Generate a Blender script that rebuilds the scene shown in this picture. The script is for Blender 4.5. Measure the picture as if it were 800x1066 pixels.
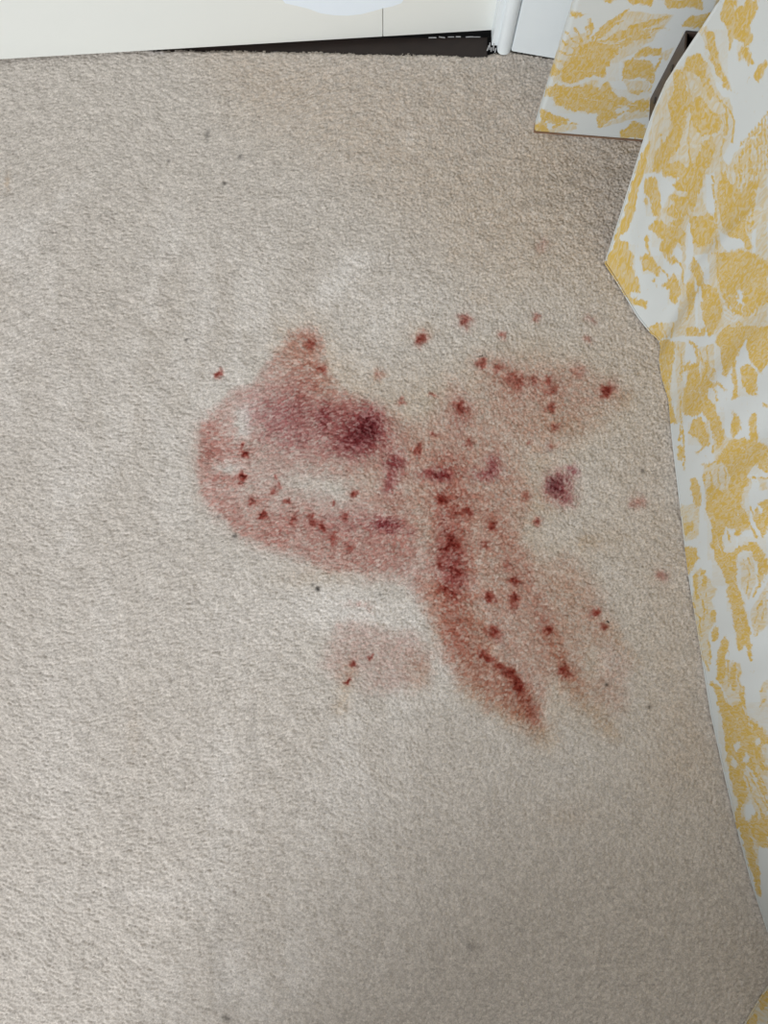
import bpy, math, random
import numpy as np
from mathutils import Vector

sc = bpy.context.scene
for o in list(bpy.data.objects):
    bpy.data.objects.remove(o)

# ------------------------------------------------------------------ camera, world, light, exposure
CAM_H, PITCH, FPX = 1.5, math.radians(6.0), 994.0
cam_data = bpy.data.cameras.new('camera')
cam_data.sensor_fit = 'VERTICAL'
cam_data.sensor_height = 24.0
cam_data.lens = FPX / 1066.0 * 24.0
cam_data.clip_start = 0.02
cam = bpy.data.objects.new('camera', cam_data)
sc.collection.objects.link(cam)
cam.location = (0, 0, CAM_H)
cam.rotation_euler = (PITCH, 0, 0)
sc.camera = cam

world = bpy.data.worlds.new('overcast_daylight')
sc.world = world
world.use_nodes = True
bg = world.node_tree.nodes['Background']
bg.inputs['Color'].default_value = (1.0, 0.975, 0.94, 1)
bg.inputs['Strength'].default_value = 0.55

def area(name, loc, target, sx, sy, power, col):
    d = bpy.data.lights.new(name, 'AREA')
    d.shape = 'RECTANGLE'; d.size = sx; d.size_y = sy; d.energy = power; d.color = col
    o = bpy.data.objects.new(name, d)
    o.location = loc
    o.rotation_euler = (Vector(target) - Vector(loc)).to_track_quat('-Z', 'Y').to_euler()
    sc.collection.objects.link(o)
    return o
area('window_daylight', (-2.9, -3.7, 2.6), (-0.1, 0.3, 0), 1.5, 1.5, 222, (0.93, 0.97, 1.0))

sc.view_settings.view_transform = 'Standard'
sc.view_settings.look = 'None'
sc.view_settings.gamma = 1.0
sc.view_settings.use_curve_mapping = False
sc.view_settings.exposure = 0.0

# ------------------------------------------------------------------ helpers
CP, SP = math.cos(PITCH), math.sin(PITCH)
def at(px, py, z=0.0):
    """world point at height z seen at photograph pixel (px, py)"""
    xc, yc = (px - 400.0) / FPX, -(py - 533.0) / FPX
    d = (xc, yc * CP + SP, yc * SP - CP)
    k = (z - CAM_H) / d[2]
    return Vector((d[0] * k, d[1] * k, z))
def project(x, y, z):
    dz = z - CAM_H
    yc = y * CP + dz * SP
    zc = -y * SP + dz * CP
    return 400.0 + FPX * x / (-zc), 533.0 - FPX * yc / (-zc)

rng = np.random.default_rng(11)
_lat = [rng.random((256, 256)).astype(np.float32) for _ in range(6)]
def vnoise(x, y, s=0):
    L = _lat[s % 6]
    xi = np.floor(x).astype(np.int64); yi = np.floor(y).astype(np.int64)
    fx = (x - xi).astype(np.float32); fy = (y - yi).astype(np.float32)
    fx = fx * fx * (3 - 2 * fx); fy = fy * fy * (3 - 2 * fy)
    x0 = (xi + 37 * s) & 255; x1 = (x0 + 1) & 255; y0 = (yi + 91 * s) & 255; y1 = (y0 + 1) & 255
    a = L[x0, y0] * (1 - fx) + L[x1, y0] * fx
    b = L[x0, y1] * (1 - fx) + L[x1, y1] * fx
    return a * (1 - fy) + b * fy
def fbm(x, y, s=0, n=4):
    t, w, a = 0, 0, 1.0
    for i in range(n):
        t = t + a * vnoise(x * 2 ** i, y * 2 ** i, s + i); w += a; a *= 0.55
    return t / w
def sstep(a, b, x):
    t = np.clip((x - a) / (b - a), 0, 1)
    return t * t * (3 - 2 * t)
def poly_sd(px, py, poly):
    """signed pixel distance to a polygon, positive inside"""
    n = len(poly); d2 = np.full(px.shape, 1e9, np.float32); ins = np.zeros(px.shape, bool)
    for i in range(n):
        ax, ay = poly[i]; bx, by = poly[(i + 1) % n]
        ex, ey = bx - ax, by - ay
        wx, wy = px - ax, py - ay
        t = np.clip((wx * ex + wy * ey) / (ex * ex + ey * ey + 1e-9), 0, 1)
        d2 = np.minimum(d2, (wx - t * ex) ** 2 + (wy - t * ey) ** 2)
        if ay != by:
            c = (ay > py) != (by > py)
            ins ^= c & (px < ex * (py - ay) / ey + ax)
    d = np.sqrt(d2)
    return np.where(ins, d, -d)
def line_d(px, py, pts):
    d2 = np.full(px.shape, 1e9, np.float32)
    for (ax, ay), (bx, by) in zip(pts[:-1], pts[1:]):
        ex, ey = bx - ax, by - ay
        wx, wy = px - ax, py - ay
        t = np.clip((wx * ex + wy * ey) / (ex * ex + ey * ey + 1e-9), 0, 1)
        d2 = np.minimum(d2, (wx - t * ex) ** 2 + (wy - t * ey) ** 2)
    return np.sqrt(d2)

def mesh_np(name, co, faces, nper, mat=None, parent=None, smooth=True):
    me = bpy.data.meshes.new(name)
    nv, nf = len(co), len(faces)
    me.vertices.add(nv); me.vertices.foreach_set('co', np.ascontiguousarray(co, np.float32).ravel())
    me.loops.add(nf * nper); me.loops.foreach_set('vertex_index', np.ascontiguousarray(faces, np.int32).ravel())
    me.polygons.add(nf)
    me.polygons.foreach_set('loop_start', np.arange(0, nf * nper, nper, dtype=np.int32))
    me.polygons.foreach_set('loop_total', np.full(nf, nper, np.int32))
    me.polygons.foreach_set('use_smooth', np.full(nf, smooth, bool))
    me.update(calc_edges=True)
    o = bpy.data.objects.new(name, me)
    sc.collection.objects.link(o)
    if mat: me.materials.append(mat)
    if parent: o.parent = parent
    return o
def col_attr(o, name, rgb):
    a = o.data.color_attributes.new(name, 'FLOAT_COLOR', 'POINT')
    c = np.ones((len(rgb), 4), np.float32); c[:, :3] = rgb
    a.data.foreach_set('color', c.ravel())
class MB:
    def __init__(s): s.v = []; s.f = []
    def hexa(s, b, t):
        """prism between two equal rings of points"""
        n = len(b); k = len(s.v)
        s.v += [tuple(p) for p in b] + [tuple(p) for p in t]
        s.f.append(tuple(k + i for i in reversed(range(n)))); s.f.append(tuple(k + n + i for i in range(n)))
        for i in range(n):
            j = (i + 1) % n
            s.f.append((k + i, k + j, k + n + j, k + n + i))
    def box(s, o, ux, uy, uz):
        o, ux, uy, uz = map(Vector, (o, ux, uy, uz))
        r = [o, o + ux, o + ux + uy, o + uy]
        s.hexa(r, [p + uz for p in r])
    def build(s, name, mat, parent=None, bevel=0.0, seg=2, smooth=True):
        me = bpy.data.meshes.new(name)
        me.from_pydata(s.v, [], s.f); me.validate(); me.update()
        import bmesh
        bm = bmesh.new(); bm.from_mesh(me); bmesh.ops.recalc_face_normals(bm, faces=bm.faces); bm.to_mesh(me); bm.free()
        o = bpy.data.objects.new(name, me); sc.collection.objects.link(o)
        me.materials.append(mat)
        if bevel:
            m = o.modifiers.new('bevel', 'BEVEL'); m.width = bevel; m.segments = seg; m.limit_method = 'ANGLE'
        if smooth:
            for p in me.polygons: p.use_smooth = True
            m = o.modifiers.new('normals', 'WEIGHTED_NORMAL') if bevel else None
            if not bevel:
                for p in me.polygons: p.use_smooth = False
        if parent: o.parent = parent
        return o
def tag(o, label=None, cat=None, group=None, kind=None):
    if label: o['label'] = label
    if cat: o['category'] = cat
    if group: o['group'] = group
    if kind: o['kind'] = kind
    return o
def empty(name):
    o = bpy.data.objects.new(name, None); sc.collection.objects.link(o); o.empty_display_size = 0.05
    return o

# ------------------------------------------------------------------ materials
def new_mat(name, rough=0.6):
    m = bpy.data.materials.new(name); m.use_nodes = True
    nt = m.node_tree; b = nt.nodes['Principled BSDF']; b.inputs['Roughness'].default_value = rough
    return m, nt, b
def paint(name, c1, c2, scale=18, rough=0.45, bump=0.05, detail=5):
    m, nt, b = new_mat(name, rough)
    tc = nt.nodes.new('ShaderNodeTexCoord'); n = nt.nodes.new('ShaderNodeTexNoise')
    n.inputs['Scale'].default_value = scale; n.inputs['Detail'].default_value = detail
    nt.links.new(tc.outputs['Object'], n.inputs['Vector'])
    mx = nt.nodes.new('ShaderNodeMix'); mx.data_type = 'RGBA'
    mx.inputs['A'].default_value = (*c1, 1); mx.inputs['B'].default_value = (*c2, 1)
    nt.links.new(n.outputs['Fac'], mx.inputs['Factor']); nt.links.new(mx.outputs['Result'], b.inputs['Base Color'])
    if bump:
        bp = nt.nodes.new('ShaderNodeBump'); bp.inputs['Strength'].default_value = bump; bp.inputs['Distance'].default_value = 0.002
        nt.links.new(n.outputs['Fac'], bp.inputs['Height']); nt.links.new(bp.outputs['Normal'], b.inputs['Normal'])
    return m
M_door = paint('cream_door_paint', (0.77, 0.79, 0.765), (0.81, 0.83, 0.80), 9)
M_patch = paint('pale_bluish_white', (0.80, 0.88, 0.97), (0.84, 0.91, 0.98), 14)
M_trim = paint('white_gloss_paint', (0.72, 0.77, 0.80), (0.77, 0.82, 0.84), 30, 0.35)
M_wall = paint('white_wall_paint', (0.72, 0.74, 0.75), (0.76, 0.78, 0.78), 12, 0.8)
M_chip_highlight = paint('chipped_paint_and_highlight', (0.30, 0.31, 0.33), (0.70, 0.70, 0.70), 140, 0.6)  # flaked paint at the jamb, and the painted highlight on the threshold
M_thresh = paint('dark_stained_wood', (0.012, 0.008, 0.007), (0.03, 0.018, 0.014), 45, 0.6, 0.15)
M_hall = paint('dark_hall_floor', (0.006, 0.006, 0.008), (0.012, 0.012, 0.016), 20, 0.8)
M_sub = paint('subfloor_boards', (0.25, 0.19, 0.13), (0.30, 0.23, 0.16), 8, 0.8)
M_steel = paint('brown_painted_steel', (0.030, 0.019, 0.016), (0.080, 0.055, 0.045), 70, 0.45, 0.2, 8)
M_hole = paint('dark_bolt_metal', (0.010, 0.009, 0.009), (0.03, 0.025, 0.022), 50, 0.5)
M_piping = paint('brown_edge_binding', (0.16, 0.085, 0.05), (0.25, 0.15, 0.09), 80, 0.8)
M_matt = paint('mattress_ticking', (0.62, 0.60, 0.55), (0.68, 0.66, 0.61), 20, 0.9)
M_lint = paint('pale_lint', (0.70, 0.72, 0.76), (0.80, 0.82, 0.84), 90, 0.9)

# carpet pile: fibre colour and spilt stain are carried by the pile itself
M_carpet, nt, b = new_mat('cut_pile_carpet', 1.0)
at_ = nt.nodes.new('ShaderNodeAttribute'); at_.attribute_name = 'pile'
tc = nt.nodes.new('ShaderNodeTexCoord')
nz = nt.nodes.new('ShaderNodeTexNoise'); nz.inputs['Scale'].default_value = 520; nz.inputs['Detail'].default_value = 3
nt.links.new(tc.outputs['Object'], nz.inputs['Vector'])
mr = nt.nodes.new('ShaderNodeMapRange'); mr.inputs['From Min'].default_value = 0.3; mr.inputs['From Max'].default_value = 0.7
mr.inputs['To Min'].default_value = 0.78; mr.inputs['To Max'].default_value = 1.20
nt.links.new(nz.outputs['Fac'], mr.inputs['Value'])
vm = nt.nodes.new('ShaderNodeVectorMath'); vm.operation = 'SCALE'
nt.links.new(at_.outputs['Color'], vm.inputs[0]); nt.links.new(mr.outputs['Result'], vm.inputs['Scale'])
nt.links.new(vm.outputs['Vector'], b.inputs['Base Color'])
b.inputs['Specular IOR Level'].default_value = 0.05
b.inputs['Sheen Weight'].default_value = 0.08

def toile(name):
    m, nt, b = new_mat(name, 0.85)
    A = nt.nodes.new('ShaderNodeAttribute'); A.attribute_name = 'print'
    sep = nt.nodes.new('ShaderNodeSeparateColor'); nt.links.new(A.outputs['Color'], sep.inputs['Color'])
    uv = nt.nodes.new('ShaderNodeUVMap'); uv.uv_map = 'cloth'
    def noise(scale, detail=2, sx=1, sy=1, dist=0):
        mp = nt.nodes.new('ShaderNodeMapping'); mp.inputs['Scale'].default_value = (sx, sy, 1)
        nt.links.new(uv.outputs['UV'], mp.inputs['Vector'])
        n = nt.nodes.new('ShaderNodeTexNoise'); n.inputs['Scale'].default_value = scale; n.inputs['Detail'].default_value = detail
        n.inputs['Distortion'].default_value = dist
        nt.links.new(mp.outputs['Vector'], n.inputs['Vector']); return n.outputs['Fac']
    def math_(op, a, b_, c=None):
        n = nt.nodes.new('ShaderNodeMath'); n.operation = op
        for i, v in enumerate((a, b_, c)):
            if v is None: continue
            if isinstance(v, (int, float)): n.inputs[i].default_value = v
            else: nt.links.new(v, n.inputs[i])
        return n.outputs[0]
    def ramp(v, a, c, lo=0.0, hi=1.0):
        n = nt.nodes.new('ShaderNodeMapRange'); n.interpolation_type = 'SMOOTHSTEP'
        n.inputs['From Min'].default_value = a; n.inputs['From Max'].default_value = c
        n.inputs['To Min'].default_value = lo; n.inputs['To Max'].default_value = hi
        nt.links.new(v, n.inputs['Value']); return n.outputs['Result']
    # solid ochre areas: engraved edge broken up by fine noise
    nA = noise(150, 4, 1.0, 0.55, 1.0)
    dA = math_('MULTIPLY_ADD', math_('SUBTRACT', nA, 0.5), 1.6, sep.outputs['Red'])
    mA = ramp(dA, 0.22, 0.62)
    # hatched pale areas: thin engraved lines
    nB = noise(170, 3, 1.0, 0.22, 1.6)
    hatch = ramp(nB, 0.36, 0.66, 0.35, 1.0)
    mB = math_('MULTIPLY', ramp(sep.outputs['Green'], 0.35, 0.75), hatch)
    # white engraving lines inside the solid areas
    nC = noise(230, 3, 1.0, 0.30, 1.5)
    line = ramp(nC, 0.38, 0.66, 1.0, 0.60)
    mA2 = math_('MULTIPLY', mA, line)
    tot = math_('MAXIMUM', mA2, math_('MULTIPLY', mB, 0.60))
    mx = nt.nodes.new('ShaderNodeMix'); mx.data_type = 'RGBA'
    mx.inputs['A'].default_value = (0.555, 0.58, 0.575, 1)
    mx.inputs['B'].default_value = (0.545, 0.37, 0.088, 1)
    nt.links.new(tot, mx.inputs['Factor'])
    nt.links.new(mx.outputs['Result'], b.inputs['Base Color'])
    b.inputs['Specular IOR Level'].default_value = 0.15
    wv = noise(900, 1)
    bp = nt.nodes.new('ShaderNodeBump'); bp.inputs['Strength'].default_value = 0.12; bp.inputs['Distance'].default_value = 0.001
    nt.links.new(wv, bp.inputs['Height']); nt.links.new(bp.outputs['Normal'], b.inputs['Normal'])
    return m
M_toile = toile('yellow_toile_cotton')

# ------------------------------------------------------------------ setting: floor, hall floor, wall, door, trim
mb = MB(); mb.box((-1.3, -1.3, -0.06), (2.6, 0, 0), (0, 2.225, 0), (0, 0, 0.048))
tag(mb.build('floor', M_sub), kind='structure')
DL, DR = at(0, 62, 0.008), at(512.5, 31.5, 0.008)
dd = (DR - DL).normalized(); dn = Vector((-dd.y, dd.x, 0))        # along the door, and away into the hall
mb = MB(); mb.box((-1.3, 0.926, -0.06), (1.60, 0, 0), (0, 0.95, 0), (0, 0, 0.044))
tag(mb.build('floor_hall', M_hall), kind='structure')
# threshold strip between carpet and hall
mb = MB()
a, c, d, e = at(-420, 66, 0), at(508, 66, 0), at(508, 38.5, -0.003), at(-420, 44, -0.003)
ring = [Vector((p.x, p.y, -0.0125)) for p in (a, c, d, e)]
mb.hexa(ring, [Vector((p.x, p.y, -0.003)) for p in ring])
thr = tag(mb.build('trim_1', M_thresh, bevel=0.0015), kind='structure')
mb = MB()  # highlight on the strip's back edge, put in as pale flecks
random.seed(5)
for k in range(6):
    x = 446 + k * 9.5 + random.uniform(-2, 2)
    p, q = at(x, 39.5 + random.uniform(-.6, .6), -0.0028), at(x + random.uniform(4, 9), 39.2 + random.uniform(-.6, .6), -0.0028)
    w = random.uniform(0.0006, 0.0018)
    mb.box(p, q - p, (0, w, 0), (0, 0, 0.0008))
tag(mb.build('edge_highlight', M_chip_highlight, thr), 'pale flecks painted as a highlight along the back edge of the dark strip')

# door (slightly ajar): stile and bottom rail
SX = at(399, 40, 0.008).x
TD, HD = 0.038, 1.98
def along(x): return DL + dd * ((x - DL.x) / dd.x)
door = empty('door_1'); door.location = (0, 0, 0); tag(door, kind='structure')
def door_box(x0, x1, z0, z1):
    p = along(x0); p.z = z0
    m = MB(); m.box(p, along(x1) - along(x0), dn * TD, (0, 0, z1 - z0)); return m
door_box(-0.86, SX - 0.0004, 0.008, 0.24).build('bottom_rail', M_door, door, 0.0012)
door_box(SX + 0.0004, DR.x, 0.008, HD).build('stile', M_door, door, 0.0012)
door_box(-0.86, -0.75, 0.2402, HD).build('stile', M_door, door, 0.0012)
m = door_box(-0.7495, SX - 0.0004, 0.2402, HD)
m.build('door_panel', M_door, door, 0.0012)
# thin pale bluish white patch on the face, near the foot of the door
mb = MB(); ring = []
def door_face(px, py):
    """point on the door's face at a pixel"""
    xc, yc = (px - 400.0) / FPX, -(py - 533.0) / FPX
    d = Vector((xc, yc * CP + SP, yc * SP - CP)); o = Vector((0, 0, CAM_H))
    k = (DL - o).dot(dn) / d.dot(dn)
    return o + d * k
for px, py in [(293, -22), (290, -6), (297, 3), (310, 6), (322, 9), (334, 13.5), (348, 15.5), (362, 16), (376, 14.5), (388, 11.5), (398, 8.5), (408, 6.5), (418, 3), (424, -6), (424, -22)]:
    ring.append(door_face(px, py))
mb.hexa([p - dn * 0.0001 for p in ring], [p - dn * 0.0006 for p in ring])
tag(mb.build('pale_patch', M_patch, door), 'pale bluish white patch')

# architrave: flat jamb edge and rounded bead
def up(px, py): return at(px, py, 0.0)
J0 = up(511.5, 50); J1 = up(516.5, 53); B1 = up(531, 57.5)
arch = empty('trim_2'); tag(arch, kind='structure')
HW = 2.02
mb = MB(); mb.hexa([(J0.x, J0.y, 0.006), (J1.x + .004, J0.y, 0.006), (J1.x + .004, J0.y + .06, 0.006), (J0.x, J0.y + .06, 0.006)],
                   [(J0.x, J0.y, HW), (J1.x + .004, J0.y, HW), (J1.x + .004, J0.y + .06, HW), (J0.x, J0.y + .06, HW)])
mb.build('jamb', M_trim, arch, 0.0015)
mb = MB(); w = B1.x - J1.x; r = []
for i in range(13):
    a_ = math.pi * i / 12
    r.append((J1.x + 0.0015 + w / 2 - (w / 2) * math.cos(a_), B1.y + .012 - .013 * math.sin(a_) ** 0.7))
r += [(B1.x + .0015, B1.y + 0.05), (J1.x + 0.0015, B1.y + 0.05)]
mb.hexa([(x, y, 0.0015) for x, y in r], [(x, y, HW) for x, y in r])
mb.build('bead', M_trim, arch, 0.0008)
# scraps of torn paint at the foot of the jamb
mb = MB()
for k, (px, py, hz) in enumerate([(507, 53, .010), (509.5, 52, .014), (511, 54, .008), (513.5, 53, .016), (515, 55, .007)]):
    p = at(px, py, -0.002)
    mb.box(p, (0.0016, 0.0004, 0), (0, 0.0012, 0), (random.uniform(-.002, .002), random.uniform(-.001, .003), hz))
tag(mb.build('paint_scrap', M_chip_highlight, arch), 'torn flakes of white paint at the foot')

# baseboard and wall beside the door
K0, K1 = up(531.5, 54.5), up(578, 62.5)
kd = (K1 - K0).normalized(); kn = Vector((-kd.y, kd.x, 0))
K2 = K0 + kd * 0.22
mb = MB(); mb.box((K0.x, K0.y, 0.001), K2 - K0, kn * 0.02, (0, 0, 0.19))
base = tag(mb.build('baseboard_back', M_trim, None, 0.004), kind='structure')
mb = MB(); mb.box((K2.x - .002, K2.y + .0, 0.001), (1.0, -0.01, 0), (0, 0.02, 0), (0, 0, 0.19))
mb.build('baseboard_back', M_trim, base, 0.004)
mb = MB(); mb.box((K0.x - .005, K0.y + 0.024, -0.06), (1.3, 0, 0), (0, 0.12, 0), (0, 0, 2.46))
tag(mb.build('wall_back', M_wall), kind='structure')
# unseen low blocker added behind the viewer to shade the near right floor
mb = MB(); mb.box((-0.70, -1.26, -0.06), (2.00, 0, 0), (0, 0.12, 0), (0, 0, 0.84))
tag(mb.build('shade_blocker', M_wall), kind='structure')

# ------------------------------------------------------------------ carpet
STEP = 0.00155
X0, X1, Y0, Y1 = -0.70, 0.675, -0.68, 0.965
nx, ny = int((X1 - X0) / STEP) + 1, int((Y1 - Y0) / STEP) + 1
gx, gy = np.meshgrid(np.linspace(X0, X1, nx), np.linspace(Y0, Y1, ny), indexing='ij')
gx = gx.ravel().astype(np.float32); gy = gy.ravel().astype(np.float32)
gx += (rng.random(gx.shape).astype(np.float32) - .5) * STEP * 0.5
gy += (rng.random(gy.shape).astype(np.float32) - .5) * STEP * 0.5

def carpet_fields(x, y):
    """pile height and colour for points of the carpet"""
    c = 0.0036
    # pile lean (brushed nap) bends the tufts sideways
    brush = sstep(0.25, -0.25, x)                                        # brushed flat on one side, upright on the other
    lean = (fbm(x * 5 + 3, y * 4 + 7, 2, 3) - .5) * (1.6 + 4.0 * (1 - brush))
    k1, k2 = 0.75 - 0.45 * brush, 1.5 + 0.5 * brush
    wx = x + 0.0018 * (vnoise(x * 160, y * 220, 1) - .5); wy = y + 0.0018 * (vnoise(x * 180, y * 150, 3) - .5)
    ix, iy = np.floor(wx / c).astype(np.int64), np.floor(wy / c).astype(np.int64)
    best = np.full(x.shape, -1e9, np.float32); tid = np.zeros(x.shape, np.float32)
    ca, sa = np.cos(lean), np.sin(lean)
    for dx in (-1, 0, 1):
        for dy in (-1, 0, 1):
            u, v = (ix + dx) & 255, (iy + dy) & 255
            blk = ((ix + dx) >> 8) * 3 + ((iy + dy) >> 8) * 7
            jx = (ix + dx + 0.5 + 0.8 * (_lat[0][u, v] - .5)) * c
            jy = (iy + dy + 0.5 + 0.8 * (_lat[1][u, v] - .5)) * c
            ex, ey = (wx - jx) / c, (wy - jy) / c
            p, q = ex * ca + ey * sa, -ex * sa + ey * ca
            h = 1.0 - (p * p * k1 + q * q * k2) + 0.5 * (_lat[2][u, (v + blk) & 255] - .5)
            m = h > best
            best = np.where(m, h, best); tid = np.where(m, _lat[3][u, (v + blk) & 255], tid)
    best = np.clip(best, -0.6, 1.3)
    z = best * (0.0018 + 0.0009 * brush) - 0.0015
    z += (rng.random(x.shape).astype(np.float32) - .5) * (0.0021 - 0.0008 * brush)
    z += (fbm(x * 45, y * 55, 4, 3) - .5) * 0.0034                     # clumping
    z += (fbm(x * 7, y * 7, 5, 2) - .5) * 0.004
    return z, tid

gz, gid = carpet_fields(gx, gy)
PX, PY = project(gx, gy, np.zeros_like(gx))

# ---- stain: where the spill wetted the pile (coordinates measured on the floor)
nwx = (fbm(PX / 14, PY / 14, 1, 3) - .5); nwy = (fbm(PX / 14, PY / 14, 3, 3) - .5)
lwx = (fbm(PX / 45, PY / 45, 2, 2) - .5); lwy = (fbm(PX / 45, PY / 45, 4, 2) - .5)
SXp = PX + nwx * 9 + lwx * 12; SYp = PY + nwy * 9 + lwy * 12          # wandering outline of the wash
hwx = (fbm(PX / 4.5, PY / 4.5, 0, 2) - .5); hwy = (fbm(PX / 4.5, PY / 4.5, 5, 2) - .5)
SXp += hwx * 5; SYp += hwy * 5
DXp = PX + nwx * 5.0 + hwx * 7.5; DYp = PY + nwy * 5.0 + hwy * 7.5
LAYERS = {'wash': (0.26, 0.72, 0.78), 'wine': (0.66, 1.55, 1.35), 'dot': (0.85, 2.1, 2.25), 'tan': (0.16, 0.36, 0.58),
          'dark': (1.3, 1.5, 1.4), 'grey': (1.0, 1.0, 1.0), 'pale': (-0.20, -0.23, -0.27)}
dens = {k: np.zeros(gx.shape, np.float32) for k in LAYERS}
def soft_poly(layer, poly, s, soft):
    xs = [p[0] for p in poly]; ys = [p[1] for p in poly]
    m = np.where((PX > min(xs) - 50) & (PX < max(xs) + 50) & (PY > min(ys) - 50) & (PY < max(ys) + 50))[0]
    sd = poly_sd(SXp[m], SYp[m], poly)
    dens[layer][m] = np.maximum(dens[layer][m], s * sstep(-soft, soft, sd))
def blob(layer, x, y, rx, ry=None, s=0.5, rot=0.0, hard=1.0, mode='add'):
    ry = ry or rx; R = 3 * max(rx, ry) + 8
    m = np.where((np.abs(PX - x) < R) & (np.abs(PY - y) < R))[0]
    ax, ay = (PX[m] - x, PY[m] - y) if layer == 'grey' else (DXp[m] - x, DYp[m] - y)
    ca, sa = math.cos(rot), math.sin(rot)
    d2 = ((ax * ca + ay * sa) / rx) ** 2 + ((-ax * sa + ay * ca) / ry) ** 2
    dens[layer][m] += s * np.exp(-d2 ** hard)
def stroke(layer, pts, w, s):
    xs = [p[0] for p in pts]; ys = [p[1] for p in pts]
    m = np.where((PX > min(xs) - 3 * w) & (PX < max(xs) + 3 * w) & (PY > min(ys) - 3 * w) & (PY < max(ys) + 3 * w))[0]
    d = line_d(DXp[m], DYp[m], pts)
    dens[layer][m] += s * np.exp(-(d / w) ** 2)

LEFT = [(305, 344), (320, 338), (333, 350), (338, 385), (352, 406), (400, 425), (430, 450), (460, 470), (470, 510), (440, 560), (430, 592), (405, 602), (375, 596),
        (345, 597), (318, 582), (296, 572), (270, 563), (245, 550), (228, 535), (214, 515), (207, 490), (207, 465), (213, 445), (222, 425), (240, 410), (268, 402), (288, 375)]
TRUNK = [(420, 500), (450, 480), (520, 470), (550, 500), (545, 560), (560, 600), (580, 640), (575, 700), (562, 745), (535, 747), (510, 737), (485, 717), (465, 690),
         (455, 660), (443, 630), (425, 605), (412, 560)]
EAST = [(500, 380), (570, 385), (605, 388), (640, 410), (610, 440), (560, 470), (520, 465), (500, 430)]
SOUTH = [(520, 590), (590, 580), (625, 620), (655, 690), (645, 738), (600, 722), (575, 690), (540, 650)]
PATCH = [(350, 660), (365, 645), (385, 655), (430, 662), (450, 685), (444, 712), (400, 722), (362, 716), (338, 692)]
soft_poly('wash', LEFT, 0.50, 6)
soft_poly('wash', TRUNK, 0.40, 12)
soft_poly('wash', [(440, 470), (500, 470), (500, 560), (505, 640), (515, 690), (535, 735), (510, 737), (485, 717), (465, 690), (455, 660), (443, 630), (425, 605), (440, 560)], 0.62, 13)
soft_poly('tan', [(440, 600), (500, 610), (520, 680), (570, 740), (535, 750), (490, 725), (455, 665)], 0.55, 14)
soft_poly('wash', [(395, 425), (440, 440), (470, 400), (500, 420), (540, 460), (545, 520), (470, 530), (400, 520)], 0.42, 22)
soft_poly('wash', EAST, 0.40, 24)
stroke('wash', [(525, 388), (545, 402), (575, 400)], 14, .25)
soft_poly('tan', [(300, 345), (325, 335), (345, 360), (400, 400), (470, 380), (560, 350), (640, 380), (650, 440), (600, 470), (560, 560), (640, 640), (650, 740), (560, 745), (500, 640), (300, 420)], 0.34, 30)
soft_poly('wash', SOUTH, 0.26, 20)
soft_poly('wash', [(385, 530), (455, 530), (455, 612), (425, 608), (385, 602)], 0.44, 10)
soft_poly('wash', PATCH, 0.32, 12)
soft_poly('wine', [(255, 420), (300, 405), (345, 412), (395, 428), (398, 462), (372, 480), (330, 470), (290, 462), (262, 445)], 0.16, 16)
stroke('wash', [(216, 448), (215, 480), (220, 508), (236, 532), (256, 548), (285, 560)], 13, 0.42)
stroke('wash', [(225, 500), (250, 500)], 6, 0.35); stroke('wash', [(225, 466), (250, 470)], 13, 0.35)
stroke('wash', [(262, 526), (286, 512)], 6, 0.3)
stroke('wash', [(290, 552), (330, 572), (370, 580), (412, 576)], 17, 0.36)
stroke('wash', [(300, 540), (345, 552), (420, 555)], 14, 0.3)
stroke('wash', [(468, 480), (474, 560), (470, 620), (478, 670)], 15, 0.42)
stroke('wash', [(475, 660), (500, 700), (540, 735)], 14, 0.25)
stroke('wash', [(535, 725), (556, 752)], 13, 0.3); stroke('tan', [(490, 720), (530, 745), (565, 765)], 14, 0.25)
stroke('wash', [(320, 352), (318, 400)], 12, 0.22)
stroke('wash', [(500, 520), (545, 590), (580, 680), (600, 715)], 12, 0.2)
for x, y, rx, ry, s in [(254, 441, 9, 20, -.75), (236, 488, 18, 6, -.5), (312, 503, 30, 11, -.42), (352, 512, 22, 15, -.45), (424, 505, 12, 10, -.2), (440, 552, 11, 16, -.2),
                        (430, 420, 30, 18, -.2), (372, 630, 12, 3, .3), (385, 634, 4, 4, .3), (352, 652, 5, 6, .25), (376, 706, 10, 9, -.22), (436, 690, 10, 8, .12), (293, 520, 12, 8, -.2), (545, 560, 10, 24, -.2), (385, 500, 14, 12, -.2), (595, 545, 30, 20, -.35), (615, 690, 12, 24, -.2)]:
    blob('wash', x, y, rx, ry, s)
# the two dark pools and the wine-red areas
for x, y, rx, ry, s in [(378, 449, 22, 20, .88), (386, 441, 12, 13, .6), (366, 462, 20, 13, .55), (336, 436, 7, 13, .62), (304, 430, 26, 13, .24), (315, 449, 30, 18, .15), (350, 432, 14, 14, .3),
                        (311, 404, 18, 22, .12), (411, 482, 9, 9, .9), (405, 503, 6, 10, .6), (454, 494, 14, 5, .8), (463, 496, 6, 6, .5), (406, 547, 14, 6, .75), (397, 546, 7, 6, .4), (429, 554, 5, 4, .25),
                        (513, 484, 7, 9, .7), (506, 494, 14, 6, .6), (582, 506, 13, 13, .75), (577, 505, 8, 8, .6), (589, 521, 9, 8, .4), (596, 490, 5, 6, .62), (470, 585, 10, 34, .30), (478, 600, 10, 20, .2),
                        (410, 490, 14, 30, .15), (462, 560, 8, 40, .12), (360, 545, 40, 12, .14), (478, 430, 10, 22, .14)]:
    blob('wine', x, y, rx, ry, s)
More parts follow.
